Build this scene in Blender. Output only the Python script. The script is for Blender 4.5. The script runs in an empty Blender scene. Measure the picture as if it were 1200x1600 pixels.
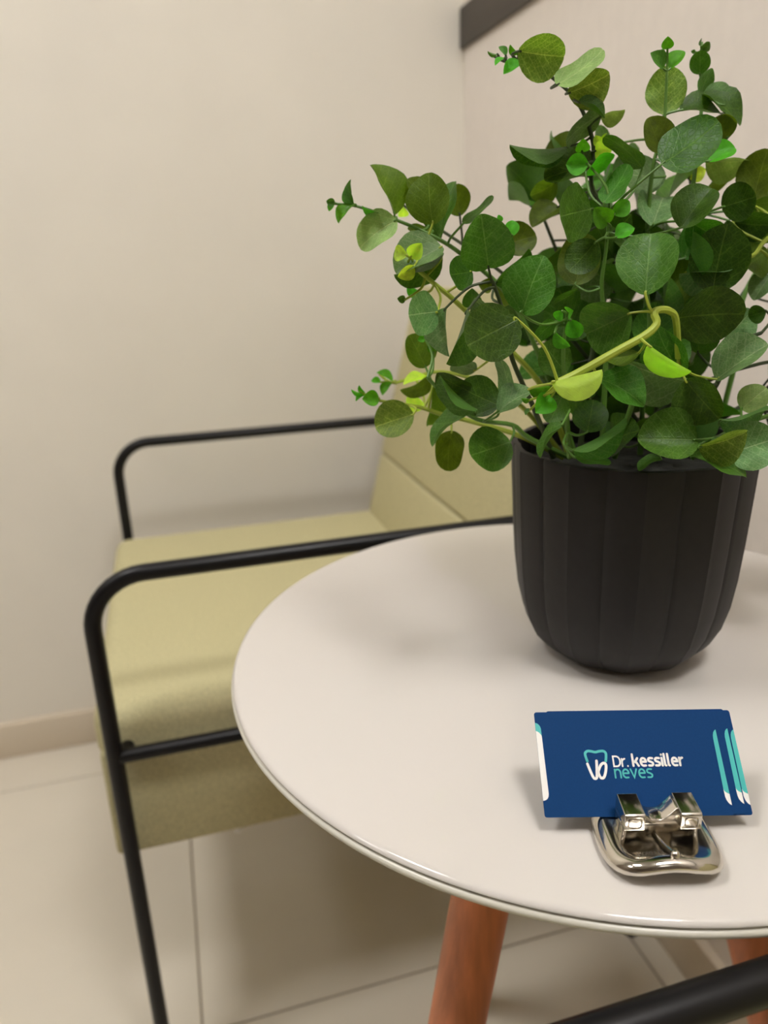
import bpy, bmesh, math, random
from mathutils import Vector, Matrix
random.seed(11)
PI = math.pi
SC = bpy.context.scene
COL = SC.collection

# ------------------------------------------------------------------ camera
CAM_H = 0.94
RIGHT = Vector((0.96037113, -0.27677732, -0.03288785))
DOWN = Vector((-0.11858573, -0.29896182, -0.94686813))
FWD = Vector((0.25223941, 0.91324484, -0.31993614))
FPX = 1185.8                                   # focal length for a 1200 x 1600 frame
CAM = Vector((0, 0, CAM_H))
cd = bpy.data.cameras.new('camera')
cd.sensor_fit = 'VERTICAL'; cd.sensor_height = 36.0; cd.sensor_width = 27.0
cd.lens = FPX / 1600 * 36.0
cd.clip_start = 0.02
cd.dof.use_dof = True; cd.dof.focus_distance = 0.385
cd.dof.aperture_fstop = cd.lens / 4.2
cam = bpy.data.objects.new('camera', cd); COL.objects.link(cam)
m = Matrix.Identity(4)
for i in range(3):
    m[i][0] = RIGHT[i]; m[i][1] = -DOWN[i]; m[i][2] = -FWD[i]; m[i][3] = CAM[i]
cam.matrix_world = m
SC.camera = cam

# ------------------------------------------------------------------ world, light, exposure
w = bpy.data.worlds.new('world'); SC.world = w; w.use_nodes = True
w.node_tree.nodes['Background'].inputs[0].default_value = (0.75, 0.70, 0.62, 1)
w.node_tree.nodes['Background'].inputs[1].default_value = 0.3
LAMP_COLOR = (1.0, 0.985, 0.975)
LAMPS = [(-0.85, 0.45, 47, 'square ceiling light panel nearest the plain wall'), (0.34, -0.30, 48, 'square ceiling light panel over the nearest armchair'),
         (0.12, -2.0, 6, 'square ceiling light panel farthest behind the nearest armchair'), (-2.1, 0.42, 26, 'square ceiling light panel alone in the far corner of the ceiling')]
SC.view_settings.view_transform = 'Standard'
SC.view_settings.look = 'None'
SC.view_settings.exposure = -0.12
SC.view_settings.gamma = 1.0
SC.view_settings.use_curve_mapping = False

# ------------------------------------------------------------------ materials
def new_mat(name):
    mt = bpy.data.materials.new(name); mt.use_nodes = True
    nt = mt.node_tree
    return mt, nt, nt.nodes['Principled BSDF']
def N(nt, t, **kw):
    n = nt.nodes.new(t)
    for k, v in kw.items(): setattr(n, k, v)
    return n
def bump(nt, b, height, strength, dist=0.001):
    bn = N(nt, 'ShaderNodeBump'); bn.inputs['Strength'].default_value = strength
    bn.inputs['Distance'].default_value = dist
    nt.links.new(height, bn.inputs['Height']); nt.links.new(bn.outputs[0], b.inputs['Normal'])
def mat(name, col, rough=0.5, metal=0.0, noise=None, var=0.0, bmp=0.0, dist=0.001, spec=None, coat=0.0, stretch=None):
    mt, nt, b = new_mat(name)
    b.inputs['Base Color'].default_value = (*col, 1)
    b.inputs['Roughness'].default_value = rough
    b.inputs['Metallic'].default_value = metal
    if spec is not None: b.inputs['Specular IOR Level'].default_value = spec
    if coat: b.inputs['Coat Weight'].default_value = coat; b.inputs['Coat Roughness'].default_value = 0.06
    if noise:
        tc = N(nt, 'ShaderNodeTexCoord'); nz = N(nt, 'ShaderNodeTexNoise')
        nz.inputs['Scale'].default_value = noise; nz.inputs['Detail'].default_value = 5
        src = tc.outputs['Object']
        if stretch:
            mp = N(nt, 'ShaderNodeMapping'); mp.inputs['Scale'].default_value = stretch
            nt.links.new(src, mp.inputs[0]); src = mp.outputs[0]
        nt.links.new(src, nz.inputs['Vector'])
        if var:
            rp = N(nt, 'ShaderNodeValToRGB')
            rp.color_ramp.elements[0].position = 0.3; rp.color_ramp.elements[1].position = 0.7
            rp.color_ramp.elements[0].color = (*[c * (1 - var) for c in col], 1)
            rp.color_ramp.elements[1].color = (*[min(1, c * (1 + var)) for c in col], 1)
            nt.links.new(nz.outputs['Fac'], rp.inputs[0]); nt.links.new(rp.outputs[0], b.inputs['Base Color'])
        if bmp: bump(nt, b, nz.outputs['Fac'], bmp, dist)
    return mt

def leaf_mat(name, col, vein, back, rough=0.40, trans=0.25, veinamt=0.62):
    mt, nt, b = new_mat(name)
    L = nt.links.new
    uv = N(nt, 'ShaderNodeUVMap'); sep = N(nt, 'ShaderNodeSeparateXYZ'); L(uv.outputs[0], sep.inputs[0])
    def M(op, a, bb=None):
        n = N(nt, 'ShaderNodeMath', operation=op)
        for i, v in enumerate((a, bb)):
            if v is None: continue
            if isinstance(v, (int, float)): n.inputs[i].default_value = v
            else: L(v, n.inputs[i])
        return n.outputs[0]
    av = M('ABSOLUTE', M('SUBTRACT', sep.outputs[1], 0.5))              # 0 on the midrib
    mid = M('SUBTRACT', 1.0, M('SMOOTH_MIN', 1.0, M('MULTIPLY', av, 55.0)))
    ph = M('SUBTRACT', M('MULTIPLY', sep.outputs[0], 34.0), M('MULTIPLY', av, 30.0))
    side = M('POWER', M('MULTIPLY', M('ADD', M('COSINE', ph), 1.0), 0.5), 26.0)
    vo = N(nt, 'ShaderNodeTexVoronoi', feature='DISTANCE_TO_EDGE'); vo.inputs['Scale'].default_value = 13
    L(uv.outputs[0], vo.inputs['Vector'])
    net = M('SUBTRACT', 1.0, M('MINIMUM', 1.0, M('MULTIPLY', vo.outputs['Distance'], 11.0)))
    v = M('MINIMUM', 1.0, M('ADD', M('MAXIMUM', mid, 0.0), M('ADD', M('MULTIPLY', side, 0.35), M('MULTIPLY', net, 0.40))))
    nz = N(nt, 'ShaderNodeTexNoise'); nz.inputs['Scale'].default_value = 3.5; L(uv.outputs[0], nz.inputs['Vector'])
    oi = N(nt, 'ShaderNodeObjectInfo')
    mx = N(nt, 'ShaderNodeMix', data_type='RGBA'); mx.inputs[6].default_value = (*col, 1); mx.inputs[7].default_value = (*vein, 1)
    L(M('MULTIPLY', v, veinamt), mx.inputs[0])
    hs = N(nt, 'ShaderNodeHueSaturation'); L(mx.outputs[2], hs.inputs['Color'])
    L(M('ADD', M('MULTIPLY', oi.outputs['Random'], 0.03), 0.485), hs.inputs['Hue'])
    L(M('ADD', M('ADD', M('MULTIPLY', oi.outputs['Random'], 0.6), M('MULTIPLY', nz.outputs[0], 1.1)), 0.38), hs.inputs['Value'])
    geo = N(nt, 'ShaderNodeNewGeometry')
    m2 = N(nt, 'ShaderNodeMix', data_type='RGBA'); L(geo.outputs['Backfacing'], m2.inputs[0]); L(hs.outputs[0], m2.inputs[6])
    m2.inputs[7].default_value = (*back, 1)
    L(m2.outputs[2], b.inputs['Base Color'])
    b.inputs['Roughness'].default_value = rough; b.inputs['Specular IOR Level'].default_value = 0.28
    bump(nt, b, M('MULTIPLY', v, -1.0), 0.35, 0.0006)
    tr = N(nt, 'ShaderNodeBsdfTranslucent'); ms = N(nt, 'ShaderNodeMixShader'); ms.inputs[0].default_value = trans
    tg = N(nt, 'ShaderNodeMix', data_type='RGBA', blend_type='MULTIPLY'); tg.inputs[0].default_value = 1
    L(hs.outputs[0], tg.inputs[6]); tg.inputs[7].default_value = (1.35, 1.45, 0.5, 1)
    L(tg.outputs[2], tr.inputs[0])
    out = nt.nodes['Material Output']
    L(b.outputs[0], ms.inputs[1]); L(tr.outputs[0], ms.inputs[2]); L(ms.outputs[0], out.inputs[0])
    return mt

MT = dict(
    wall=mat('cream_paint', (0.86, 0.81, 0.71), 0.7, noise=6, var=0.02, bmp=0.05),
    paper=mat('pinkish_wallpaper', (0.90, 0.83, 0.765), 0.75, noise=60, var=0.018, bmp=0.25, dist=0.002, stretch=(1, 1.2, 0.8)),
    panel=mat('dark_unseen_wall', (0.20, 0.16, 0.12), 0.6, noise=8, var=0.15, stretch=(1, 1, .1)),  # made-up dark finish for the unseen walls, cuts bounced light
    ceil=mat('ceiling_darkened', (0.50, 0.485, 0.45), 0.8),  # unseen ceiling, darkened on purpose to lower the bounced light
    tile=mat('porcelain_tile', (0.74, 0.675, 0.56), 0.16, noise=3, var=0.04),
    grout=mat('grout', (0.22, 0.17, 0.11), 0.9),
    base=mat('baseboard_tile', (0.72, 0.62, 0.48), 0.25, noise=3, var=0.03),
    trim=mat('dark_brown_wood', (0.042, 0.030, 0.020), 0.45, noise=20, var=0.2, stretch=(8, 1, 8)),
    black=mat('black_powder_coat', (0.006, 0.0055, 0.006), 0.34, noise=500, bmp=0.03, spec=0.3),
    rubber=mat('black_plastic', (0.01, 0.01, 0.01), 0.5),
    fabric=mat('olive_beige_fabric', (0.56, 0.51, 0.295), 0.95, noise=420, var=0.16, bmp=0.5, dist=0.002, spec=0.1),
    seam=mat('seam_thread', (0.30, 0.26, 0.14), 0.95),
    top=mat('white_glass', (0.66, 0.615, 0.565), 0.09, spec=0.5),
    edge=mat('lacquered_edge', (0.62, 0.59, 0.50), 0.28),
    line=mat('table_joint', (0.12, 0.10, 0.08), 0.6),
    wood=mat('reddish_wood', (0.66, 0.225, 0.095), 0.4, noise=28, var=0.25, bmp=0.08, stretch=(3, 3, 0.25)),
    pot=mat('black_ceramic', (0.014, 0.012, 0.0115), 0.52, noise=160, var=0.12, bmp=0.06, dist=0.0005, spec=0.35),
    soil=mat('dark_foam_soil', (0.012, 0.012, 0.008), 0.95, noise=120, var=0.4, bmp=0.6, dist=0.004),
    stemd=mat('stem_dark', (0.035, 0.055, 0.012), 0.55),
    stemg=mat('stem_green', (0.10, 0.22, 0.025), 0.5),
    stemy=mat('stem_yellow', (0.36, 0.44, 0.04), 0.5),
    metal=mat('nickel', (0.66, 0.62, 0.55), 0.13, metal=1.0),
    relief=mat('nickel_relief', (0.40, 0.375, 0.33), 0.42, metal=1.0),
    navy=mat('navy_print', (0.002, 0.040, 0.145), 0.6, noise=900, var=0.05, spec=0.12),
    teal=mat('teal_print', (0.045, 0.46, 0.43), 0.45),
    white=mat('white_print', (0.88, 0.85, 0.80), 0.45),
    frame=mat('lamp_frame_white', (0.8, 0.8, 0.78), 0.5),
)
LM = dict(
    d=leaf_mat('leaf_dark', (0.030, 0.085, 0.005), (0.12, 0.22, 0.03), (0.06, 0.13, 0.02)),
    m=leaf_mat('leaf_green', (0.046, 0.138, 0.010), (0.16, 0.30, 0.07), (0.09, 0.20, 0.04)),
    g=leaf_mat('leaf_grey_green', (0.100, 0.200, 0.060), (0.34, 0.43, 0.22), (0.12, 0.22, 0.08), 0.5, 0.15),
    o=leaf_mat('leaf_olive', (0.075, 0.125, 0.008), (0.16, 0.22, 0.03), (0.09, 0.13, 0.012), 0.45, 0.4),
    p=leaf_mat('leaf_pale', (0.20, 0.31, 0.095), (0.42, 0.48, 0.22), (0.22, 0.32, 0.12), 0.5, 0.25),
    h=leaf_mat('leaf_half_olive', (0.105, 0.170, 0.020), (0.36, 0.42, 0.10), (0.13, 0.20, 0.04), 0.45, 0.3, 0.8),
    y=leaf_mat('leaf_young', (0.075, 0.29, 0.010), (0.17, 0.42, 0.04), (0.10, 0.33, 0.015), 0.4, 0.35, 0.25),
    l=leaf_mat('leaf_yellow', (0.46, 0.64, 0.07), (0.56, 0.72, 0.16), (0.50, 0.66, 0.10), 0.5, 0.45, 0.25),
)
LM['f'] = LM['l']
def lamp_mat(strength):
    mt = bpy.data.materials.new('lamp_diffuser'); mt.use_nodes = True; nt = mt.node_tree
    b = nt.nodes['Principled BSDF']
    b.inputs['Emission Color'].default_value = (*LAMP_COLOR, 1); b.inputs['Emission Strength'].default_value = strength
    return mt

# ------------------------------------------------------------------ mesh helpers
class MB:
    def __init__(s): s.v = []; s.f = []; s.mi = []; s.mats = []
    def add(s, vs, fs, mi=0):
        o = len(s.v); s.v += [tuple(v) for v in vs]
        s.f += [tuple(i + o for i in f) for f in fs]; s.mi += [mi] * len(fs)
        return s
    def box(s, a, b, mi=0):
        x0, y0, z0 = a; x1, y1, z1 = b
        return s.add([(x0,y0,z0),(x1,y0,z0),(x1,y1,z0),(x0,y1,z0),(x0,y0,z1),(x1,y0,z1),(x1,y1,z1),(x0,y1,z1)],
                     [(0,3,2,1),(4,5,6,7),(0,1,5,4),(1,2,6,5),(2,3,7,6),(3,0,4,7)], mi)
    def tube(s, pts, r, n=10, mi=0):
        pts = [Vector(p) for p in pts]; k = len(pts)
        rs = r if isinstance(r, (list, tuple)) else [r] * k
        tans = []
        for i in range(k):
            a = pts[max(0, i - 1)]; b = pts[min(k - 1, i + 1)]
            tans.append((b - a).normalized())
        t = tans[0]; ref = Vector((0, 0, 1)) if abs(t.z) < 0.9 else Vector((1, 0, 0))
        u = t.cross(ref).normalized(); vs = []
        for i in range(k):
            t = tans[i]; u = (u - t * u.dot(t)).normalized(); v = t.cross(u)
            for j in range(n):
                a = 2 * PI * j / n
                vs.append(pts[i] + (u * math.cos(a) + v * math.sin(a)) * rs[i])
        fs = []
        for i in range(k - 1):
            for j in range(n):
                fs.append((i*n+j, i*n+(j+1)%n, (i+1)*n+(j+1)%n, (i+1)*n+j))
        fs.append(tuple(range(n - 1, -1, -1))); fs.append(tuple((k-1)*n + j for j in range(n)))
        return s.add(vs, fs, mi)
    def lathe(s, prof, n=96, mi=0, rfun=None):
        vs = []; fs = []; k = len(prof)
        for (r, z) in prof:
            for j in range(n):
                a = 2 * PI * j / n; rr = r * (rfun(a, r, z) if rfun else 1)
                vs.append((rr * math.cos(a), rr * math.sin(a), z))
        for i in range(k - 1):
            for j in range(n):
                fs.append((i*n+j, i*n+(j+1)%n, (i+1)*n+(j+1)%n, (i+1)*n+j))
        return s.add(vs, fs, mi)
    def sphere(s, c, r, n=12, mi=0, sc=(1, 1, 1)):
        vs = []; fs = []; h = n // 2
        for i in range(h + 1):
            th = PI * i / h
            for j in range(n):
                a = 2 * PI * j / n
                vs.append((c[0]+r*sc[0]*math.sin(th)*math.cos(a), c[1]+r*sc[1]*math.sin(th)*math.sin(a), c[2]+r*sc[2]*math.cos(th)))
        for i in range(h):
            for j in range(n):
                fs.append((i*n+j, (i+1)*n+j, (i+1)*n+(j+1)%n, i*n+(j+1)%n))
        return s.add(vs, fs, mi)
    def prism(s, poly, axis, a, b, mi=0):
        """extrude a 2-D polygon; axis 0: poly=(y,z) along x, axis 1: poly=(x,z) along y, axis 2: poly=(x,y) along z"""
        def P(p, t):
            return (t, p[0], p[1]) if axis == 0 else ((p[0], t, p[1]) if axis == 1 else (p[0], p[1], t))
        n = len(poly); vs = [P(p, a) for p in poly] + [P(p, b) for p in poly]
        fs = [tuple(range(n)), tuple(range(2*n-1, n-1, -1))] + [(i, i+n, (i+1)%n+n, (i+1)%n) for i in range(n)]
        return s.add(vs, fs, mi)
    def build(s, name, mats, parent=None, smooth=True, bevel=0, seg=3, auto=40, weld=True, bev_z=None):
        me = bpy.data.meshes.new(name)
        me.from_pydata(s.v, [], s.f)
        for mm in (mats if isinstance(mats, (list, tuple)) else [mats]): me.materials.append(mm)
        me.polygons.foreach_set('material_index', s.mi)
        bm = bmesh.new(); bm.from_mesh(me)
        if weld: bmesh.ops.remove_doubles(bm, verts=bm.verts, dist=1e-6)
        if weld: bmesh.ops.recalc_face_normals(bm, faces=bm.faces)
        if bevel:
            ed = [e for e in bm.edges if len(e.link_faces) == 2 and e.calc_face_angle(0) > math.radians(25) and (bev_z is None or max(v.co.z for v in e.verts) > bev_z)]
            bmesh.ops.bevel(bm, geom=ed, offset=bevel, segments=seg, profile=0.5, affect='EDGES', clamp_overlap=True)
        for f in bm.faces: f.smooth = smooth
        if smooth:
            for e in bm.edges:
                if len(e.link_faces) == 2 and e.calc_face_angle(0) > math.radians(auto): e.smooth = False
        bm.to_mesh(me); bm.free()
        o = bpy.data.objects.new(name, me); COL.objects.link(o)
        if parent: o.parent = parent
        return o
def tag(o, label=None, cat=None, group=None, kind=None):
    if label: o['label'] = label
    if cat: o['category'] = cat
    if group: o['group'] = group
    if kind: o['kind'] = kind
    return o
def empty(name, loc=(0, 0, 0), rz=0):
    o = bpy.data.objects.new(name, None); COL.objects.link(o); o.location = loc; o.rotation_euler.z = rz
    o.empty_display_size = 0.05
    return o
def copy_tree(o, parent=None):
    c = o.copy(); COL.objects.link(c)
    if parent: c.parent = parent
    for ch in list(o.children): copy_tree(ch, c)
    return c
def arc(c, r, a0, a1, n, plane='xz'):
    out = []
    for i in range(n + 1):
        a = math.radians(a0 + (a1 - a0) * i / n)
        out.append((c[0] + r * math.cos(a), c[1], c[2] + r * math.sin(a)))
    return out
def smooth_path(pts, n=6):
    """Catmull-Rom through the points"""
    P = [Vector(p) for p in pts]; out = []
    for i in range(len(P) - 1):
        p0 = P[max(0, i-1)]; p1 = P[i]; p2 = P[i+1]; p3 = P[min(len(P)-1, i+2)]
        for j in range(n):
            t = j / n
            out.append(0.5 * ((2*p1) + (p2-p0)*t + (2*p0-5*p1+4*p2-p3)*t*t + (3*p1-p0-3*p2+p3)*t*t*t))
    out.append(P[-1]); return out

# ------------------------------------------------------------------ the room
XW, YW = 0.591, 1.4805                 # faces of the wall behind the chairs and of the far plain wall
X0, Y0, ZC = -2.757, -2.7, 2.6
BT, BH = 0.015, 0.076
def struct(name, mb, mt, parent=None, **kw):
    o = mb.build(name, mt, parent, **kw)
    if parent is None: o['kind'] = 'structure'
    return o
fl = struct('floor', MB().box((X0 - .1, Y0 - .1, -0.06), (XW + .1, YW + .1, -0.0015)), MT['grout'], smooth=False)
xs = [-0.057 + 0.6 * k for k in range(-6, 3)]; ys = [0.756 + 0.6 * k for k in range(-7, 4)]
for i in range(len(xs) - 1):
    for j in range(len(ys) - 1):
        a = (max(xs[i], X0) + .0012, max(ys[j], Y0) + .0012); b = (min(xs[i+1], XW) - .0012, min(ys[j+1], YW) - .0012)
        if b[0] - a[0] < .01 or b[1] - a[1] < .01: continue
        MB().box((a[0], a[1], -0.009), (b[0], b[1], 0.0)).build('tile', MT['tile'], fl, bevel=0.0008, seg=1)
struct('wall_left', MB().box((X0 - .1, YW, 0), (XW + .1, YW + .1, ZC)), MT['wall'], smooth=False)
struct('wall_right', MB().box((XW, Y0, 0), (XW + .1, YW, ZC)), MT['paper'], smooth=False)
struct('wall_front', MB().box((X0 - .1, Y0, 0), (X0, YW, ZC)), MT['panel'], smooth=False)  # out of view, like wall_back; dark colour added to damp the bounce
struct('wall_back', MB().box((X0 - .1, Y0 - .1, 0), (XW + .1, Y0, ZC)), MT['panel'], smooth=False)
struct('ceiling', MB().box((X0 - .1, Y0 - .1, ZC), (XW + .1, YW + .1, ZC + .1)), MT['ceil'], smooth=False)
struct('baseboard_left', MB().box((X0, YW - BT, 0.0), (XW - BT, YW, BH)), MT['base'], bevel=.002, seg=2)
struct('baseboard_right', MB().box((XW - BT, Y0, 0.0), (XW, YW, BH)), MT['base'], bevel=.002, seg=2)
struct('baseboard_front', MB().box((X0, Y0, 0.0), (X0 + BT, YW - BT, BH)), MT['base'], bevel=.002, seg=2)
struct('baseboard_back', MB().box((X0 + BT, Y0, 0.0), (XW - BT, Y0 + BT, BH)), MT['base'], bevel=.002, seg=2)
struct('trim_1', MB().box((XW - 0.009, Y0, 1.292), (XW, YW - .001, 1.357)), MT['trim'], bevel=.0015, seg=2)

for i, (lx, ly, lpow, llab) in enumerate(LAMPS):
    t = empty('ceiling_light', (lx, ly, ZC))
    tag(t, llab, 'light', 'ceiling panel lights')
    f = MB(); s = .19
    for a, b in (((-s-.02, -s-.02), (s+.02, -s)), ((-s-.02, s), (s+.02, s+.02)), ((-s-.02, -s), (-s, s)), ((s, -s), (s+.02, s))):
        f.box((a[0], a[1], -.02), (b[0], b[1], 0))
    f.build('lamp_frame', MT['frame'], t, smooth=False)
    MB().box((-s, -s, -.014), (s, s, -.002)).build('diffuser', lamp_mat(lpow), t, smooth=False)

# ------------------------------------------------------------------ armchairs
AY0, AY1 = 0.724, 1.317               # centre lines of the two side frames
AZ = 0.655
TR = 0.0087
def make_chair():
    root = empty('armchair', (0.22, 1.02, 0))
    ox, oy = 0.22, 1.02
    L = lambda x, y, z: (x - ox, y - oy, z)
    xf, xr, rb = -0.100, 0.548, 0.055
    for y in (AY0, AY1):
        pts = [L(xf, y, 0.012), L(xf, y, 0.3), L(xf, y, AZ - rb)] + [L(*p) for p in arc((xf + rb, y, AZ - rb), rb, 180, 90, 10)][1:]
        pts += [L(0.2, y, AZ)] + [L(*p) for p in arc((xr - rb, y, AZ - rb), rb, 90, 0, 10)] + [L(xr, y, 0.3), L(xr, y, 0.012)]
        MB().tube(pts, TR, 16).build('side_frame', MT['black'], root)
        MB().tube([L(xf, y, 0.4535), L(xr, y, 0.4535)], 0.0078, 14).build('side_rail', MT['black'], root)
        for x in (xf, xr):
            MB().lathe([(0, 0), (.0095, 0), (.0105, .002), (.0105, .012), (.009, .016), (0, .016)], 16).build('glide', MT['rubber'], root).location = L(x, y, 0)
    for x, z in ((xf + .012, 0.4535), (xr - .02, 0.4535)):
        MB().tube([L(x, AY0, z), L(x, AY1, z)], 0.0078, 12).build('cross_rail', MT['black'], root)
    # seat: upholstered block that narrows a little towards its underside
    sy0, sy1 = AY0 + .0165, AY1 - .0165
    sx0, sx1 = -0.118, 0.43
    sb = MB()
    sb.box(L(sx0, sy0 + .002, 0.312), L(sx1, sy1 - .001, 0.448))
    sb.build('seat_base', MT['fabric'], root, bevel=.006, seg=3)
    cu = MB().box(L(sx0 - .002, sy0 - .0005, 0.4485), L(sx1, sy1 + .0005, 0.4975))
    cu.build('seat_cushion', MT['fabric'], root, bevel=.022, seg=6, bev_z=.47)
    st = MB().lathe([(0, 0), (.004, .0), (.005, .002), (.005, .008), (0, .008)], 12).build('stud', MT['white'], root)
    st.location = L(0.016, sy0 + .012, 0.304)
    # backrest: slab leaning back, seam across its lower third
    k = 0.254
    def xat(z): return 0.324 + (z - 0.486) * k
    by0, by1 = AY0 + .03, AY1 - .027
    bk = MB(); zt = 0.892; z0 = 0.455; th = .085
    nrm = Vector((1, 0, -k)).normalized()
    def back_block(za, zb, name, bev):
        a = (xat(za), za); b = (xat(zb), zb)
        poly = [a, b, (b[0] + th * nrm.x, b[1] + th * nrm.z), (a[0] + th * nrm.x, a[1] + th * nrm.z)]
        mb = MB(); mb.prism([(p[0] - ox, p[1]) for p in poly], 1, by0 - oy, by1 - oy)
        return mb.build(name, MT['fabric'], root, bevel=bev, seg=4)
    zs = 0.603
    lo = back_block(z0, zs - .0008, 'lower_backrest', .006)
    up = back_block(zs + .0008, zt, 'upper_backrest', .006)
    MB().tube([L(xat(zs) + .004, by0 + .006, zs), L(xat(zs) + .004, by1 - .006, zs)], .0022, 6).build('seam', MT['seam'], up)
    # struts that hold the backrest to the side frames
    for y, s in ((AY0, 1), (AY1, -1)):
        zz = AZ - .03
        xx = xat(zz) + .045
        MB().tube([L(xx, y + s * .028, zz), L(xx, y + s * .003, AZ - .003)], .006, 8).build('bracket', MT['black'], root)
    return root
ch = make_chair()
tag(ch, 'olive beige armchair with black tube arms beyond the table, against the plain wall', 'chair', 'matching armchairs either side of the table')
ch2 = copy_tree(ch)
ch2.location.y += (0.182 - AY1)
tag(ch2, 'armchair in front of the table, only its black tubular arm showing', 'chair', 'matching armchairs either side of the table')

# ------------------------------------------------------------------ side table
TX, TY, TRAD = 0.2645, 0.4348, 0.2497
TZ = CAM_H - 0.266
tb = empty('side_table', (TX, TY, 0))
tag(tb, 'round white glass-topped side table on splayed reddish wooden legs', 'table')
R_ = TRAD
MB().lathe([(0, TZ), (R_ - .0055, TZ), (R_ - .0035, TZ - .0004), (R_ - .0016, TZ - .0016), (R_ - .0014, TZ - .0026), (R_ - .003, TZ - .0034), (0, TZ - .0034)], 192).build('glass_plate', MT['top'], tb, auto=60)
MB().lathe([(0, TZ - .0034), (R_ - .0032, TZ - .0034), (R_ - .0032, TZ - .0042), (0, TZ - .0042)], 192).build('joint_line', MT['line'], tb, auto=60)
MB().lathe([(0, TZ - .0042), (R_ - .0020, TZ - .0042), (R_ - .0003, TZ - .0050), (R_, TZ - .0065), (R_ - .0010, TZ - .0082), (R_ - .0050, TZ - .0096), (R_ - .0200, TZ - .0110), (R_ - .0350, TZ - .0140), (0, TZ - .0140)], 192).build('tabletop', MT['edge'], tb, auto=60)
for k in range(3):
    a = 9.93655 + k * 2 * PI / 3
    d = Vector((math.cos(a), math.sin(a), 0))
    A = d * 0.0812 + Vector((0, 0, TZ - .034)); B = d * 0.2636 + Vector((0, 0, 0.0))
    u = (B - A).normalized()
    pts = [A - u * 0.010, A + u * .02, A.lerp(B, .35), A.lerp(B, .7), B - u * .012]
    MB().tube(pts, [.0208, .0210, .0195, .0160, .0120], 24).build('leg', MT['wood'], tb)
    pp = MB().lathe([(0, 0), (.011, 0), (.012, .003), (.012, .010), (0, .010)], 16).build('foot_cap', MT['rubber'], tb)
    pp.location = B
MB().lathe([(0, TZ - .0140), (.105, TZ - .0140), (.105, TZ - .026), (.10, TZ - .029), (0, TZ - .029)], 64).build('mounting_plate', MT['rubber'], tb)

# ------------------------------------------------------------------ potted plant: pot
PX, PY = 0.2833, 0.4190
pl = empty('potted_plant', (PX, PY, TZ))
tag(pl, 'artificial round-leaved eucalyptus plant in a black fluted pot on the white table', 'plant')
NL = 11
view = math.atan2(-PY, -PX)            # direction from the pot towards the camera
def lobe(a, r, z):
    if r < .002: return 1
    t = (a * NL / (2 * PI)) % 1.0      # eleven flutes: a ridge at t = 0, a groove at t = 0.5, flat between
    tri = abs(t - 0.5) * 2
    k = 0.030 * (tri - 0.5)
    if tri < .04: k -= .007
    if tri > .96: k += .004
    return 1 + k * min(1, r / .03)
PH = 0.147
out = [(.0, .0006), (.028, .0), (.041, .0012), (.0515, .0065), (.0600, .0160), (.0660, .0290), (.0698, .0450), (.0722, .0650), (.0738, .0900), (.0752, .1200), (.0762, PH - .002), (.0758, PH)]
inn = [(.0722, PH), (.0716, PH - .003), (.0700, .115), (.0, .115)]
po = MB().lathe(out + inn, NL * 24, rfun=lobe).build('pot', MT['pot'], pl, auto=60)
po.rotation_euler.z = view + math.radians(7.8)
for e in po.data.edges:
    p, q = (po.data.vertices[i].co for i in e.vertices)
    ap, aq = math.atan2(p.y, p.x), math.atan2(q.y, q.x)
    if abs(ap - aq) < 1e-3 and p.xy.length > .03 and abs(((ap * NL / PI) + .5) % 1 - .5) < .02: e.use_edge_sharp = True
so = MB(); vs = []; 
so.lathe([(0, .138), (.03, .137), (.055, .134), (.0690, .130), (.0690, .112), (0, .112)], 40, rfun=lambda a, r, z: 1 + .0 * a)
so.build('soil', MT['soil'], pl)

# ------------------------------------------------------------------ potted plant: leaves and stems
def ray(u, v):
    return (RIGHT * ((u - 600) / FPX) + DOWN * ((v - 800) / FPX) + FWD)
AX = Vector((PX, PY, 0)); HN = Vector((FWD.x, FWD.y, 0)).normalized()
def at(u, v, s):
    """point seen in direction (u, v) on the plane through the pot's axis moved s metres away from the eye"""
    d = ray(u, v); t = (AX.dot(HN) + s) / d.dot(HN)
    return CAM + d * t
def leaf_mesh(name, fold, cup, curl, wob, pointy):
    nu, nv = 12, 4; me = bpy.data.meshes.new(name); V = []; UV = []; F = []
    rnd = random.Random(name)
    ph = rnd.random() * 6
    for i in range(nu + 1):
        t = i / nu; tt = t ** 0.92
        a = math.acos(max(-1, min(1, 1 - 2 * tt)))
        w = 0.5 * math.sin(a) ** (0.86 if not pointy else 1.25)
        if i == 0: w = .012
        if i == nu: w = .03
        x = 0.5 - 0.5 * math.cos(PI * t) if True else t
        w = 0.5 * max(0.02, (4 * x * (1 - x))) ** (0.5 if not pointy else 0.75)
        w *= 1 + .06 * (0.5 - x)
        for j in range(nv + 1):
            y = (j / nv * 2 - 1)
            z = fold * abs(y) * w * 2 + cup * (y * y) * w + curl * (x - .3) ** 2 + wob * math.sin(6 * x + ph) * y * w
            V.append((x, y * w, z)); UV.append((x, 0.5 + y * w))
    for i in range(nu):
        for j in range(nv):
            a = i * (nv + 1) + j
            F.append((a, a + nv + 1, a + nv + 2, a + 1))
    me.from_pydata(V, [], F)
    ul = me.uv_layers.new(name='UVMap')
    for lp in me.loops: ul.data[lp.index].uv = UV[lp.vertex_index]
    me.polygons.foreach_set('use_smooth', [True] * len(F))
    me.materials.append(LM['m'])
    return me
LMESH = [leaf_mesh('leaf_a', .24, .05, -.22, .10, False), leaf_mesh('leaf_b', .05, .24, -.32, .14, False),
         leaf_mesh('leaf_c', -.12, .30, .24, .12, False), leaf_mesh('leaf_d', .27, .0, -.12, .08, False)]
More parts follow.
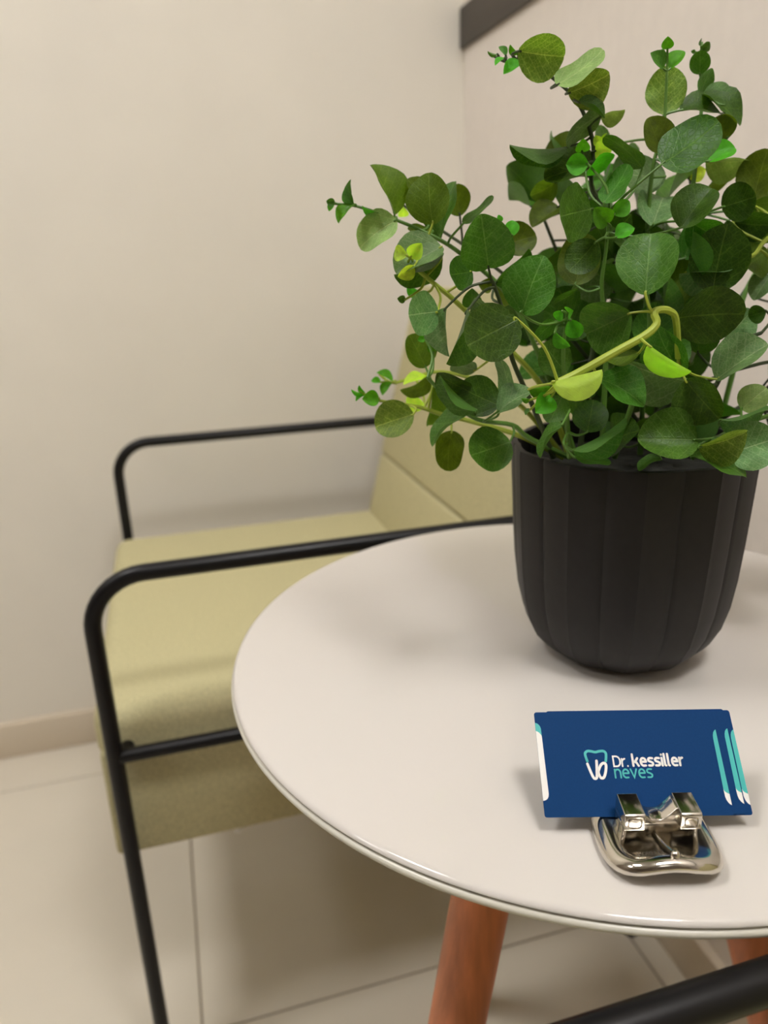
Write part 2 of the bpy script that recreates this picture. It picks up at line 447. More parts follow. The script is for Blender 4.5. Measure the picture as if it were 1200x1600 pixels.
def folded_mesh():
    src = LMESH[0].copy(); src.name = 'leaf_folded'
    for v in src.vertices:                 # shut along the midrib, both halves hanging to the same side
        v.co = (v.co.x, -abs(v.co.y), .05 * (1 if v.co.y > 0 else -1) * min(1, abs(v.co.y) * 6) - .12 * (v.co.x - .4) ** 2)
    return src
LFOLD = folded_mesh()
LPOINT = leaf_mesh('leaf_e', .22, .05, -.18, .05, True)

STEMS = []     # dicts: pts (world), radii, material, leaves, petioles
def stem(uv, s0, s1, r0, r1, m):
    n = len(uv); P = [at(u, v, s0 + (s1 - s0) * i / (n - 1)) for i, (u, v) in enumerate(uv)]
    P = smooth_path(P, 5); k = len(P)
    STEMS.append(dict(pts=P, r=[r0 + (r1 - r0) * i / (k - 1) for i in range(k)], m=m, leaves=[], pet=[]))
stem([(905,712),(925,560),(944,420),(943,332),(924,288),(927,226),(904,162),(864,122),(818,92),(792,97),(768,86)], 0, .005, .0019, .0006, 'stemd')
stem([(1000,715),(1008,540),(1012,360),(1020,262),(1036,205),(1041,140),(1043,72)], 0, .00, .0018, .0006, 'stemg')
stem([(1040,715),(1050,520),(1072,370),(1088,250),(1096,170),(1098,98),(1097,66)], .01, .03, .0018, .0006, 'stemg')
stem([(900,715),(860,600),(800,470),(722,398),(670,366),(612,341),(556,322),(512,318)], 0, -.01, .0019, .0006, 'stemg')
stem([(890,715),(850,610),(790,540),(735,492),(703,463),(672,438),(640,410)], -.01, -.03, .0020, .0012, 'stemy')
stem([(880,715),(815,682),(742,660),(692,648),(655,636),(618,630),(590,625),(562,612)], -.01, -.02, .0019, .0007, 'stemy')
stem([(890,715),(826,684),(800,664),(745,655),(700,622),(668,590)], -.03, -.045, .0017, .0010, 'stemg')
stem([(880,712),(820,640),(760,600),(690,581),(640,592),(612,598),(592,584)], .02, .03, .0017, .0008, 'stemy')
stem([(1060,560),(1056,500),(1046,486),(1030,484),(1022,490),(1026,506),(1008,524),(965,548),(905,582),(872,598)], -.075, -.095, .0018, .0022, 'stemy')
stem([(1110,715),(1150,560),(1160,470),(1196,405),(1260,340)], .03, .05, .0020, .0012, 'stemg')
stem([(1260,330),(1200,372),(1178,398),(1150,408),(1132,418),(1118,431)], -.01, -.03, .0013, .0010, 'stemy')
stem([(940,715),(945,600),(948,520),(940,450),(947,390),(952,330)], -.03, -.04, .0018, .0008, 'stemg')
stem([(865,715),(835,640),(800,560),(790,500),(770,440)], -.03, -.055, .0018, .0010, 'stemd')
stem([(960,715),(985,640),(1010,560),(1015,500),(1010,450)], -.04, -.075, .0018, .0010, 'stemg')
stem([(1060,715),(1090,650),(1120,600),(1150,540),(1190,520)], -.03, -.055, .0018, .0010, 'stemd')
stem([(1080,715),(1115,690),(1150,668),(1200,650),(1250,640)], -.05, -.075, .0018, .0010, 'stemg')
stem([(890,715),(885,640),(880,560),(885,500)], -.05, -.07, .0017, .0009, 'stemg')
stem([(1000,715),(1100,560),(1190,420),(1300,330),(1400,280)], .03, .06, .0019, .0010, 'stemd')
stem([(1040,715),(1150,640),(1270,560),(1380,500)], .0, .02, .0019, .0010, 'stemd')
stem([(1020,715),(1030,600),(1060,420),(1100,320),(1120,270)], .05, .08, .0018, .0010, 'stemd')
stem([(960,715),(930,560),(880,420),(845,330)], .05, .07, .0018, .0010, 'stemd')

CROP = {'A': (480, 40, .3), 'B': (840, 20, .3), 'C': (540, 380, .275), 'D': (840, 360, .3), 'E': (690, 0, 1/6), 'F': (960, 40, .2)}
LEAVES = [
 # crop, base x, y, tip x, y, width, kind, depth (m)
 ('A',455,985,350,715,120,'o',-.01),('A',462,1010,262,1140,178,'p',-.015),
 ('A',240,928,198,840,58,'m',-.012),('A',240,930,212,806,26,'m',-.01),('A',240,935,157,1022,50,'y',-.012),('A',145,925,100,915,44,'m',-.012),('A',140,928,112,965,30,'y',-.012),('A',370,975,285,945,38,'y',-.012),
 ('A',500,935,450,925,42,'l',.05),('A',500,930,512,855,45,'l',.05),('A',500,945,500,1000,58,'l',.05),
 ('A',652,1036,622,768,218,'o',-.03),('A',690,1105,735,800,150,'m',-.005),('A',795,990,768,825,130,'o',.02),('A',640,1000,548,790,120,'o',.0),
 ('A',652,1066,524,1078,62,'o',0),('A',812,1032,980,908,50,'d',-.01),('A',945,1265,908,988,272,'m',-.06),
 ('C',545,20,285,160,190,'g',-.035),('C',550,60,292,205,90,'d',-.025),
 ('C',350,70,275,45,90,'l',-.045),('C',370,80,430,5,95,'l',-.045),('C',390,130,300,195,80,'l',-.048),
 ('A',1010,1150,1195,1085,170,'o',.0),('A',1062,1100,1068,1012,76,'y',-.03),('A',1000,1030,998,985,32,'y',-.03),
 ('E',720,480,1155,545,395,'h',-.01),('E',755,592,578,682,105,'y',-.005),('E',718,510,638,425,60,'y',0),('E',602,525,540,432,62,'m',0),('E',592,545,500,606,42,'y',-.003),('E',525,510,430,488,22,'m',0),('E',1110,745,1090,700,20,'m',-.005),
 ('B',100,378,348,222,115,'p',-.02),('B',160,420,378,330,180,'h',-.005),('B',212,465,352,542,46,'d',-.012),('B',330,525,130,655,120,'g',0),('B',330,540,456,512,72,'p',.0),
 ('B',150,702,-140,722,36,'d',.0),('B',320,800,45,830,165,'d',.0),('B',100,880,-30,965,112,'o',.03),('B',110,1010,-30,1110,110,'o',.03),
 ('B',232,725,238,660,76,'y',-.02),('B',265,790,148,790,110,'y',-.03),('B',250,835,388,735,62,'y',-.03),('B',325,690,300,640,50,'l',.0),('B',300,720,380,720,100,'l',-.005),('B',340,680,358,625,18,'l',.0),('B',360,690,340,640,40,'l',.003),
 ('B',272,1022,80,1065,285,'m',-.035),('B',345,992,485,805,120,'m',-.04),('B',548,802,368,620,98,'d',-.03),('B',665,850,430,850,180,'g',.01),('B',600,1105,665,925,240,'g',-.01),
 ('B',645,790,945,590,250,'d',-.05),('B',645,725,580,545,150,'o',-.01),('B',655,532,680,292,205,'h',.005),
 ('B',678,190,678,126,62,'y',0),('B',655,292,594,205,66,'m',0),('B',690,292,758,192,80,'y',0),('B',665,200,640,198,10,'m',0),
 ('B',845,320,848,195,105,'m',.02),('B',850,195,900,155,46,'m',.02),('B',852,175,853,132,9,'d',.02),('B',820,205,800,200,20,'m',.02),
 ('F',670,560,740,330,100,'m',.02),('F',690,540,905,585,150,'g',.015),('F',690,530,1020,730,130,'d',.01),('F',520,660,860,640,120,'d',.0),('F',880,880,800,690,210,'o',.005),
 ('B',890,772,1030,700,105,'y',-.02),('B',880,765,1098,790,120,'p',.02),('B',790,850,800,790,30,'l',.06),('B',790,860,875,815,85,'l',.06),('B',780,860,725,825,60,'l',.06),
 ('B',880,912,985,868,62,'o',.03),('B',960,1012,1143,955,195,'d',-.01),('B',1010,1030,1130,1050,100,'d',.0),('B',1120,990,1190,715,225,'o',.01),('B',1110,1000,1240,1180,240,'o',.01),
 ('B',745,1120,905,900,205,'m',-.045),('B',790,1085,965,1190,180,'m',-.03),('B',1015,1090,1220,1120,170,'d',.0),('B',990,1080,1060,1180,80,'g',.0),
 ('B',395,1050,480,980,90,'y',-.05),('B',370,1100,300,1020,110,'y',-.05),('B',405,1170,503,1115,80,'y',-.055),('B',420,1130,480,1060,150,'d',-.02),
 ('D',305,60,165,215,175,'d',-.05),('D',562,335,590,3,312,'m',-.085),('D',405,160,185,320,175,'g',-.015),
 ('C',1000,402,1110,75,285,'m',-.085),('C',975,432,675,590,330,'d',-.095),('C',1000,490,715,340,190,'g',-.05),('C',715,160,575,185,190,'d',-.035),('C',850,230,1050,40,135,'d',-.03),('C',835,240,758,235,85,'o',.0),
 ('C',522,388,335,410,245,'g',-.055),('C',420,290,348,248,56,'y',-.02),('C',340,320,295,315,46,'m',-.03),
 ('C',570,368,565,645,115,'g',-.06),('C',690,385,588,690,125,'d',-.07),('C',455,705,365,520,172,'o',-.02),('C',500,620,480,560,60,'y',-.03),('C',450,540,410,550,40,'y',-.03),('C',720,368,718,262,112,'m',-.02),
 ('C',268,788,180,730,42,'y',.02),('C',265,790,205,860,48,'y',.02),('C',200,790,145,780,38,'y',.02),('C',190,880,98,885,92,'y',-.02),('C',110,850,75,810,26,'y',-.02),('C',100,855,30,835,20,'y',-.02),('C',105,865,55,895,28,'y',-.02),('C',470,770,330,790,26,'l',.02),
 ('C',478,755,318,850,92,'o',.0),('C',500,800,480,1040,135,'o',-.01),('C',440,940,352,880,80,'l',.01),('C',385,972,165,1040,208,'h',-.03),
 ('C',700,840,520,755,155,'d',-.05),('C',870,920,640,820,225,'d',-.055),('C',745,950,520,775,66,'m',-.065),('C',705,945,463,1122,105,'m',-.05),('C',602,1065,568,1290,175,'o',-.03),('C',932,1130,695,1215,262,'m',-.045),
 ('C',740,720,598,680,92,'g',-.02),('C',935,905,905,650,110,'g',-.05),('C',860,960,1040,820,120,'g',-.06),
 ('D',148,740,25,590,175,'m',-.06),('C',1190,445,1072,540,95,'m',-.05),
 ('C',1040,830,1165,825,75,'y',-.085),('C',1170,870,1085,960,130,'y',-.085),('C',1050,890,1000,885,30,'y',-.085),('C',1055,940,1020,975,24,'m',-.085),
 ('D',130,862,62,1005,135,'m',-.06),
 ('D',485,430,245,545,300,'m',-.08),('D',130,420,95,465,60,'y',-.075),('D',160,430,180,420,70,'y',-.075),('D',170,465,215,560,95,'y',-.075),('D',90,530,165,610,62,'y',-.075),
 ('D',722,455,1058,420,278,'d',-.075),('D',76,788,338,724,262,'f',-.100),('D',580,600,800,742,190,'f',-.095),('D',525,640,345,685,88,'o',-.08),
 ('D',745,740,600,520,195,'m',-.07),('D',795,790,455,715,195,'g',-.055),('D',318,765,572,885,162,'m',-.075),
 ('D',930,775,1192,585,185,'g',-.07),('D',770,780,940,985,235,'d',-.082),('D',832,1090,525,1080,262,'m',-.088),('D',840,1130,1100,1065,155,'h',-.096),('D',790,1165,1105,1245,140,'m',-.088),
 ('D',985,1165,1250,1080,255,'g',-.085),('D',1060,930,1190,820,150,'p',-.06),('D',950,990,1200,935,85,'m',-.08),
 ('D',258,1052,290,895,185,'d',-.06),('D',182,1145,472,1003,56,'m',-.078),('D',132,1005,-8,1165,52,'m',-.075),('D',190,1180,372,1225,50,'d',-.068),('D',640,1185,522,1235,56,'m',-.072),
 ('D',830,50,1035,120,165,'d',-.02),('D',1005,200,742,240,118,'g',-.03),('D',1195,105,1065,210,195,'o',.0),('D',1210,235,1125,360,120,'g',-.01),('D',1190,420,1095,450,100,'d',-.04),('D',215,310,82,390,105,'m',-.03),
 ('D',840,200,1000,300,180,'d',-.01),('D',980,560,1120,420,150,'g',-.03),('D',600,640,560,520,110,'d',-.03),
]
def natural(k): return {'y': .9, 'l': .85}.get(k, .92)
rl = random.Random(5)
leaf_count = 0
def nearest(P, maxd):
    best = None
    for s in STEMS:
        for i, q in enumerate(s['pts']):
            d = (q - P).length
            if best is None or d < best[0]: best = (d, s, q, i)
    return best if best and best[0] < maxd else None
def place_leaf(B, T, W, normal, kind, mesh):
    xa = (T - B); Ln = xa.length; xa.normalize()
    za = (normal - xa * normal.dot(xa)).normalized(); ya = za.cross(xa)
    Mx = Matrix(((xa.x*Ln, ya.x*W, za.x*Ln, B.x), (xa.y*Ln, ya.y*W, za.y*Ln, B.y), (xa.z*Ln, ya.z*W, za.z*Ln, B.z), (0,0,0,1)))
    small = Ln < .016
    nr = nearest(B, .055)
    if nr is None:
        # a twig of its own from the pot
        root = Vector((PX + rl.uniform(-.03, .03), PY + rl.uniform(-.03, .03), TZ + .13))
        mid = root.lerp(B, .5) + Vector((0, 0, .02))
        P = smooth_path([root, mid, B], 6)
        STEMS.append(dict(pts=P, r=[.0016 - .0008 * i / (len(P)-1) for i in range(len(P))], m='stemd', leaves=[], pet=[]))
        st = STEMS[-1]
    else:
        d, st, q, i = nr
        if d > .0015:
            md = q.lerp(B, .5) - xa * min(.004, d * .2)
            st['pet'].append(smooth_path([q, md, B, B + xa * Ln * .06], 6))
    st['leaves'].append((mesh, Mx, kind, small))
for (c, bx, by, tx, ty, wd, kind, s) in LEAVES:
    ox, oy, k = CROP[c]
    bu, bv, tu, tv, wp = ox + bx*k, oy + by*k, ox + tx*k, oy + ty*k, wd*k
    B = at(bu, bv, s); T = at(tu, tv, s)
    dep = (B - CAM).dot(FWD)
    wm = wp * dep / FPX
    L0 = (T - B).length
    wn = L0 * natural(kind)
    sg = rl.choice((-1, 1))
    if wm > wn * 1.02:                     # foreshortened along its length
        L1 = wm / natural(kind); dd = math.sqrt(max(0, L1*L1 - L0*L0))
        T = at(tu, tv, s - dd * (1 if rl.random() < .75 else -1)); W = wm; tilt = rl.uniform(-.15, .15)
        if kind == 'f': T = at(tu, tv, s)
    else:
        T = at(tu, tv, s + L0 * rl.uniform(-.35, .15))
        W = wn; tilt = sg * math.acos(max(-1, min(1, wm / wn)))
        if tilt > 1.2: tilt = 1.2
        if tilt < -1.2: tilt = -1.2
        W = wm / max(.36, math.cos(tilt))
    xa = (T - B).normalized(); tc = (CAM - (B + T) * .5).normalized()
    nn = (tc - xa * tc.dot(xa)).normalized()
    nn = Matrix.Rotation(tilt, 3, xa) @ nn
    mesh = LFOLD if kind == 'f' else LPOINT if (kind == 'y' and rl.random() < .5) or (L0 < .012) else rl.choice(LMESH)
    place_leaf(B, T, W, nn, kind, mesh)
# leaves at the heart of the plant, round its back and beyond the right edge
rf = random.Random(21)
def filler(C, kind):
    outw = Vector((C.x - PX, C.y - PY, 0.05 + rf.uniform(-.05, .1))).normalized()
    xa = (outw + Vector((rf.uniform(-.7, .7), rf.uniform(-.7, .7), rf.uniform(-.5, .6)))).normalized()
    L = rf.uniform(.026, .036)
    nn = (outw * .5 + Vector((rf.uniform(-.6, .6), rf.uniform(-.6, .6), rf.uniform(.1, .9)))).normalized()
    if abs(nn.dot(xa)) > .9: nn = Vector((xa.y, -xa.x, .4)).normalized()
    place_leaf(C - xa * L * .5, C + xa * L * .5, L * .9, nn, kind, rf.choice(LMESH))
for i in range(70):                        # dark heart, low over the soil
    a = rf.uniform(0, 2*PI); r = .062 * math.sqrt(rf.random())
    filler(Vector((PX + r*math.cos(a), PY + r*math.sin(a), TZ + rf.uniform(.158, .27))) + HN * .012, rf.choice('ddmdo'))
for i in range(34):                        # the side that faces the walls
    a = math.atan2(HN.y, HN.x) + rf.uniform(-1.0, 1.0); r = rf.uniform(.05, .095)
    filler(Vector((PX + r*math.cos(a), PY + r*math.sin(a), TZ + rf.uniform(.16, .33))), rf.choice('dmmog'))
for i in range(24):                        # the part cut off by the right edge of the frame
    u = rf.uniform(1235, 1400); v = rf.uniform(230, 700)
    filler(at(u, v, rf.uniform(-.05, .05)), rf.choice('dmmog'))
dead = []
for st in STEMS:
    mb = MB(); o = Vector((PX, PY, TZ))
    mb.tube([p - o for p in st['pts']], st['r'], 8)
    for pth in st['pet']:
        k = len(pth); mb.tube([p - o for p in pth], [.00085 - .0003 * i / (k-1) for i in range(k)], 6)
    so_ = mb.build('stem', MT[st['m']], pl, weld=False)
    for (mesh, Mx, kind, small) in st['leaves']:
        ob = bpy.data.objects.new('leaf' if kind not in 'ylf' else 'young_leaf', mesh); COL.objects.link(ob)
        ob.parent = so_
        ob.matrix_local = Matrix.Translation(-o) @ Mx
        ob.material_slots[0].link = 'OBJECT'; ob.material_slots[0].material = LM[kind]

# ------------------------------------------------------------------ card holder shaped like an orthodontic bracket
HX, HY = 0.184, 0.225
EX = Vector((.9605, -.2777, 0)); EY = Vector((.2777, .9605, 0))
HO = Vector((HX, HY, 0)) + EX * .0035
hd = empty('card_holder', (HO.x, HO.y, TZ), math.atan2(-.2777, .9605))
tag(hd, 'polished metal card holder shaped like a dental bracket, on the front of the white table', 'card holder')
# arched pad with a thick rounded lip and a dished top; units mm
HW, HD, HF = 27.5, 57.5, -9.5
def arch(x): return 7.2 * (1 - (x / HW) ** 2)
def pad():
    mb = MB(); nu, nr = 72, 10
    def outline(a):
        c, s = math.cos(a), math.sin(a)
        e = 2 / 3.2
        x = HW * math.copysign(abs(c) ** e, c); y = HD / 2 * math.copysign(abs(s) ** e, s)
        # front corners drawn in, front edge slightly hollow
        if y < 0: x *= 1 - .12 * (abs(y) / (HD / 2)) ** 2
        y2 = y + (3.2 * (1 - (x / HW) ** 2) * (abs(y) / (HD/2)) ** 2 if y < 0 else 0)
        return x, y2 + HD / 2 + HF
    # rings: section across the lip, t = distance in from the outline, h = height over the arch
    sec = [(7, .3), (2.6, .0), (.8, .9), (.0, 3.0), (.5, 4.8), (2.0, 6.1), (4.2, 6.5), (6.4, 6.0), (9.5, 4.6), (13.0, 3.2), (19.0, 2.0)]
    cx, cy = 0, HD / 2 + HF
    vs = []
    for t, h in sec:
        for j in range(nu):
            a = 2 * PI * j / nu - PI / 2; x, y = outline(a)
            d = math.hypot(x - cx, y - cy); k = max(0, (d - t) / d)
            X, Y = cx + (x - cx) * k, cy + (y - cy) * k
            vs.append((X, Y, arch(X) + h))
    fs = []
    for i in range(len(sec) - 1):
        for j in range(nu): fs.append((i*nu+j, i*nu+(j+1)%nu, (i+1)*nu+(j+1)%nu, (i+1)*nu+j))
    i = len(sec) - 1
    c0 = len(vs); vs.append((cx, cy, arch(0) + 2.0)); c1 = len(vs); vs.append((cx, cy, arch(0) + .3))
    for j in range(nu):
        fs.append((i*nu+j, i*nu+(j+1)%nu, c0)); fs.append(((j+1)%nu, j, c1))
    mb.add([(x/1000, y/1000, z/1000) for x, y, z in vs], fs)
    return mb
pd = pad().build('base_pad', MT['metal'], hd, auto=70)
from mathutils.bvhtree import BVHTree
PADT = BVHTree.FromPolygons([v.co for v in pd.data.vertices], [tuple(p.vertices) for p in pd.data.polygons])
def pad_z(x, y):                           # height of the pad's top at (x, y), all in mm
    h = PADT.ray_cast(Vector((x/1000, y/1000, .1)), Vector((0, 0, -1)))[0]
    return h.z * 1000 if h else 6.0
def mm(l): return [(a/1000, b/1000) for a, b in l]
b = MB()
# front web with the V notch, seen from the front (x, z)
web = [(-17, 13.3), (17, 13.3), (17, 14), (15.5, 16), (10, 21.5), (8.2, 21.8), (3.2, 16.2), (1.8, 15.4), (-2.2, 15.4), (-3.6, 16), (-8, 19.5), (-15.5, 18), (-17, 15)]
b.prism(mm(web), 1, .0188, .0280)
b.box((-.0168, .0225, .003), (.0168, .0279, .0136))
b.build('bracket_body', MT['metal'], hd, bevel=.0006, seg=2)
for sx, x0, x1 in ((-1, -16.6, -7.2), (1, 9.0, 18.4)):
    wmb = MB()
    prof = [(14.4, 13.8), (14.4, 21.2), (15.2, 22.0), (28.4, 22.8), (29.4, 22.0), (29.4, 8.5), (24.0, 8.5), (21.5, 13.4), (15.0, 13.2)]
    wmb.prism(mm(prof), 0, x0/1000, x1/1000)
    wmb.build('tie_wing', MT['metal'], hd, bevel=.0016, seg=3, auto=50)
    # side post under each wing
    p = MB(); p.box(((x0 if sx < 0 else x1 - 2.2)/1000, .0175, .004), ((x0 + 2.2 if sx < 0 else x1)/1000, .0235, .0155))
    p.build('post', MT['metal'], hd, bevel=.0006, seg=2)
    fr = MB(); pts = []
    cxm, czm = (x0 + x1) / 2, 17.5; hw_, hh = (x1 - x0) / 2 - 1.7, 2.5
    for q in range(33):
        a = 2 * PI * q / 32; c_, s_ = math.cos(a), math.sin(a)
        pts.append(((cxm + hw_ * math.copysign(abs(c_) ** .5, c_))/1000, .0143, (czm + hh * math.copysign(abs(s_) ** .5, s_))/1000))
    fr.tube(pts, .00036, 6); fr.build('wing_rim', MT['metal'], hd)
    rw = MB()
    rw.prism(mm([(31.2, 6), (31.2, 9.1), (44.0, 21.2), (46.5, 20.0), (46.5, 6)]), 0, x0/1000, x1/1000)
    rw.build('rear_wing', MT['metal'], hd, bevel=.0011, seg=3, auto=50)
MB().box((-.0166, .0275, .0045), (.0166, .0315, .0078)).build('slot_floor', MT['metal'], hd, bevel=.0004, seg=1)
rod = MB(); rod.tube([(x/1000, y/1000, (pad_z(x, y) + .7)/1000) for x, y in ((-1.6, 17.5), (-1.1, 13), (-.5, 8.5), (.2, 4.0), (.8, -.5))], .0013, 12)
rod.sphere((.0009, -.0012, (pad_z(.9, -1.2) + .8)/1000), .0021, 14)
rod.build('hook', MT['metal'], hd)

# ------------------------------------------------------------------ strokes for lettering and logo
def ribbon(mb, pts, wdt, z=0, mi=0, caps=True):
    P = [Vector((p[0], p[1])) for p in pts]; n = len(P); h = wdt / 2
    closed = (P[0] - P[-1]).length < 1e-6
    vs = []; fs = []
    for i in range(n):
        a = P[i-1] if i > 0 else (P[-2] if closed else P[0]); c = P[i+1] if i < n-1 else (P[1] if closed else P[-1])
        d1 = (P[i] - a); d2 = (c - P[i])
        d1 = d1.normalized() if d1.length > 1e-9 else d2.normalized()
        d2 = d2.normalized() if d2.length > 1e-9 else d1
        t = (d1 + d2)
        t = t.normalized() if t.length > 1e-6 else d1
        nn = Vector((-t.y, t.x)); k = h / max(.5, nn.dot(Vector((-d1.y, d1.x))))
        vs += [(P[i].x + nn.x*k, P[i].y + nn.y*k, z), (P[i].x - nn.x*k, P[i].y - nn.y*k, z)]
    for i in range(n - 1): fs.append((2*i, 2*i+1, 2*i+3, 2*i+2))
    mb.add(vs, fs, mi)
    if caps and not closed:
        for p in (P[0], P[-1]):
            c = [(p.x + h*math.cos(2*PI*j/12), p.y + h*math.sin(2*PI*j/12), z) for j in range(12)]
            mb.add(c, [tuple(range(12))], mi)
def earc(cx, cy, rx, ry, a0, a1, n=12):
    return [(cx + rx*math.cos(math.radians(a0+(a1-a0)*i/n)), cy + ry*math.sin(math.radians(a0+(a1-a0)*i/n))) for i in range(n+1)]
# glyphs: strokes on a unit x-height; returns (strokes, advance)
def glyph(c):
    if c == 'D': return [[(0,0),(0,1.28),(.38,1.28)] + earc(.38,.70,.50,.58,90,0,8)[1:] + earc(.38,.58,.50,.58,0,-90,8) + [(0,0)]], .88
    if c == 'r': return [[(0,0),(0,.95)], [(0,.50)] + earc(.42,.5,.42,.45,180,95,8)], .46
    if c == '.': return [[(0,.02),(0,.03)]], .05
    if c == 'k': return [[(0,0),(0,1.45)], [(.06,.48),(.30,.52),(.62,.95)], [(.22,.52),(.45,.40),(.68,0)]], .68
    if c == 'e': return [[(.06,.50),(.70,.50)] + earc(.38,.52,.34,.43,0,180,12)[0:] + earc(.38,.46,.34,.46,180,275,8)[1:] + [(.64,.02)]], .74
    if c == 's': return [[(.56,.93),(.30,.95)] + earc(.26,.73,.24,.22,90,230,7)[1:] + [(.36,.47)] + earc(.34,.24,.24,.23,50,-90,7)[1:] + [(.04,.02)]], .60
    if c == 'i': return [[(0,0),(0,.95)], [(0,1.36),(0,1.38)]], .05
    if c == 'l': return [[(0,1.45),(0,.16)] + earc(.14,.14,.14,.14,180,260,4)], .16
    if c == 'n': return [[(0,0),(0,.95)], [(0,.55)] + earc(.33,.55,.33,.40,180,0,10) + [(.66,0)]], .66
    if c == 'v': return [[(0,.95),(.34,0),(.68,.95)]], .68
def write(mb, text, x, y, xh, width, stroke, mi):
    gs = [glyph(c) for c in text]; tot = sum(g[1] for g in gs) * xh
    gap = (width - tot) / (len(gs) - 1)
    for g, adv in gs:
        for s in g: ribbon(mb, [(x + px*xh, y + py*xh) for px, py in s], stroke, 0, mi)
        x += adv * xh + gap

# raised maker's lettering on the front slope of the holder, low relief
CAPS = {'M': ([[(0,0),(0,1),(.4,.4),(.8,1),(.8,0)]], .8), 'O': ([earc(.38,.5,.38,.5,0,360,14)], .76), 'R': ([[(0,0),(0,1),(.35,1)] + earc(.35,.75,.25,.25,90,-90,6) + [(0,.5)], [(.3,.5),(.6,0)]], .6),
        'E': ([[(.5,1),(0,1),(0,0),(.5,0)], [(0,.5),(.42,.5)]], .5), 'L': ([[(0,1),(0,0),(.5,0)]], .5), 'I': ([[(0,0),(0,1)]], .05)}
em = MB(); t_ = MB(); x_ = -13.5
for c_ in 'MORELLI':
    st_, ad_ = CAPS[c_]
    for q_ in st_: ribbon(t_, [(x_ + px * 1.9, 2.2 + py * 3.0) for px, py in q_], .42)
    x_ += ad_ * 1.9 + .62
ribbon(t_, [(-13.6, 1.0), (-2.6, 1.0)], .4)
em.add([(x/1000, y/1000, (pad_z(x, y) + .3)/1000) for x, y, z in t_.v], t_.f)
em.build('relief_lettering', MT['relief'], hd, smooth=False, weld=False)

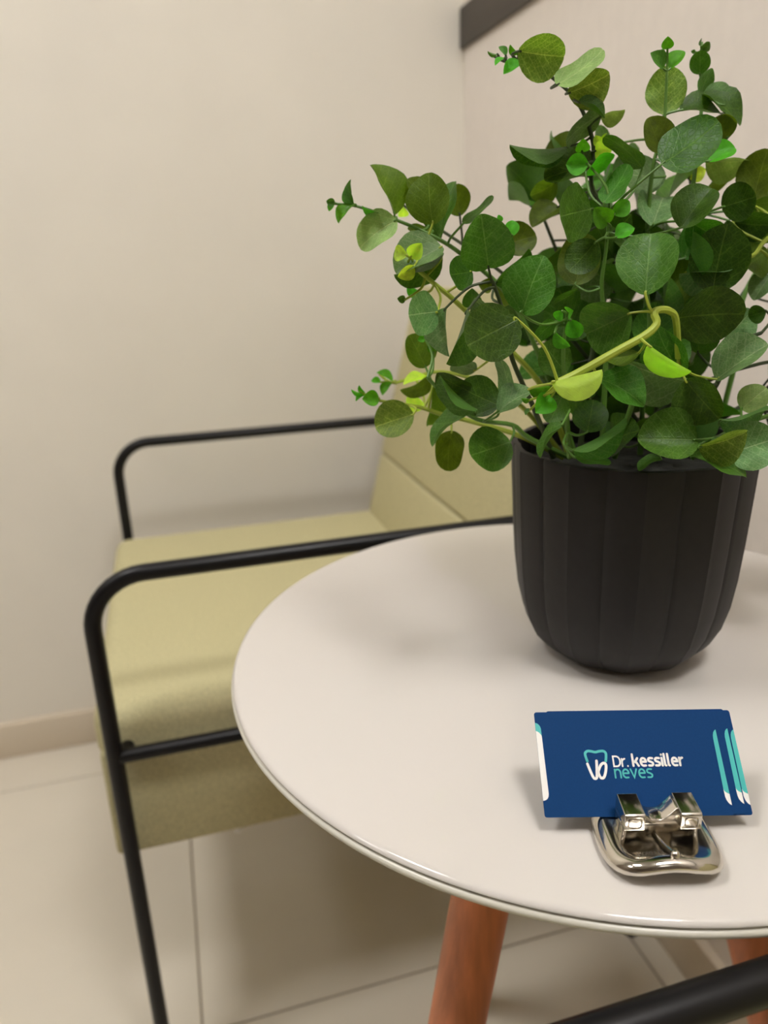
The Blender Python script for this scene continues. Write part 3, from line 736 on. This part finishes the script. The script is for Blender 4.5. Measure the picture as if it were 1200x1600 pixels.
# ------------------------------------------------------------------ business cards
CO = CAM + Vector((0.14759163, 0.2655304, -0.2561408))
CX = Vector((0.96052943, -0.27765381, -0.01707574)); CY = Vector((0.21615504, 0.70632138, 0.67408242)); CN = CX.cross(CY).normalized()
def rounded(w, h, rad, n=5):
    P = []
    for cx, cy, a in ((w - rad, h - rad, 0), (rad, h - rad, 90), (rad, rad, 180), (w - rad, rad, 270)):
        P += earc(cx, cy, rad, rad, a, a + 90, n)
    return P
def make_card(name, ox, oy, back, label):
    root = empty(name)
    M = Matrix.Identity(4)
    o = CO + CX * ox + CY * oy - CN * back
    for i in range(3): M[i][0] = CX[i]; M[i][1] = CY[i]; M[i][2] = CN[i]; M[i][3] = o[i]
    root.matrix_world = M
    tag(root, label, 'business card', 'business cards fanned in the metal holder')
    S = 0.001; up = 0.03
    def part(nm, mb, mt):
        mb.v = [(x*S, y*S, z*S) for x, y, z in mb.v]
        return mb.build(nm, mt, root, smooth=False, weld=False)
    body = MB(); body.prism(rounded(90, 50, 1.2), 2, -.32, 0)
    part('card_stock', body, MT['navy'])
    # printed edge marks
    wl = MB(); wl.add([(x, y, up) for x, y in [(0.01, 40.6), (.7, 40.45), (1.5, 39.9), (2.2, 39.1), (2.72, 38.2), (3.05, 12.0), (3.05, 10.6), (2.8, 9.4), (2.3, 8.5), (1.5, 7.9), (.6, 7.6), (.01, 7.55)]], [tuple(range(12))])
    part('white_mark', wl, MT['white'])
    tl = MB(); tl.add([(x, y, up) for x, y in [(.01, 44.7), (.9, 44.5), (1.7, 43.9), (2.35, 42.9), (2.68, 41.8), (2.72, 38.2), (2.2, 39.1), (1.5, 39.9), (.7, 40.45), (.01, 40.6)]], [tuple(range(10))])
    part('teal_mark', tl, MT['teal'])
    tr = MB(); tr.add([(x, y, up) for x, y in [(89.99, 40.3), (89.2, 39.8), (88.5, 38.9), (88.05, 37.6), (87.85, 36.0), (87.55, 12.0), (87.75, 11.2), (88.3, 10.5), (89.1, 10.0), (89.99, 9.6)]], [tuple(range(10))])
    part('teal_mark', tr, MT['teal'])
    wr = MB(); wr.add([(x, y, up) for x, y in [(87.55, 12.0), (87.6, 8.4), (87.9, 7.0), (88.5, 5.8), (89.2, 5.0), (89.99, 4.5), (89.99, 9.6), (89.1, 10.0), (88.3, 10.5), (87.75, 11.2)]], [tuple(range(10))])
    part('white_mark', wr, MT['white'])
    lg = MB(); ribbon(lg, [(p.x, p.y) for p in smooth_path([(x, y, 0) for x, y in [(23.75, 25.7), (23.2, 28.2), (23.3, 29.7), (24.6, 30.55), (26.36, 30.40), (28.3, 30.0), (30.3, 30.40), (32.3, 30.45), (33.35, 29.5), (33.3, 27.8), (32.85, 25.7)]], 4)], 1.25, up)
    part('logo_crown', lg, MT['teal'])
    lw = MB()
    ribbon(lw, [(p.x, p.y) for p in smooth_path([(x, y, 0) for x, y in [(23.65, 24.4), (24.55, 21.2), (25.6, 18.2), (26.5, 17.45), (27.4, 18.2), (27.9, 21.6), (28.3, 25.8)]], 4)], 1.3, up)
    ribbon(lw, [(p.x, p.y) for p in smooth_path([(x, y, 0) for x, y in [(28.45, 20.9), (30.1, 23.8), (31.7, 24.7), (32.6, 24.0), (32.4, 22.0), (31.5, 19.2), (30.5, 17.8), (29.3, 17.85), (28.5, 19.6), (28.45, 20.9)]], 4)], 1.3, up)
    part('logo_roots', lw, MT['white'])
    t1 = MB()
    write(t1, 'Dr.', 36.55, 23.1, 3.7, 7.0, .80, 0)
    write(t1, 'kessiller', 46.1, 23.25, 3.75, 24.7, 1.1, 0)
    part('lettering', t1, MT['white'])
    t1.v = [(x, y, up * 1) for x, y, z in t1.v]
    t2 = MB(); write(t2, 'neves', 36.5, 17.75, 4.1, 18.1, .80, 0)
    part('lettering', t2, MT['teal'])
    for ch_ in root.children:
        if ch_.name.startswith('lettering'): ch_.location.z = up * S
    return root
make_card('business_card', 0, 0, 0, 'frontmost navy business card, its whole face and lettering in view')
make_card('business_card', .0062, .0006, .00045, 'middle navy business card, peeking out just right of the front card')
make_card('business_card', .0093, .0001, .0009, 'rearmost navy business card, farthest right with its bare corner showing')
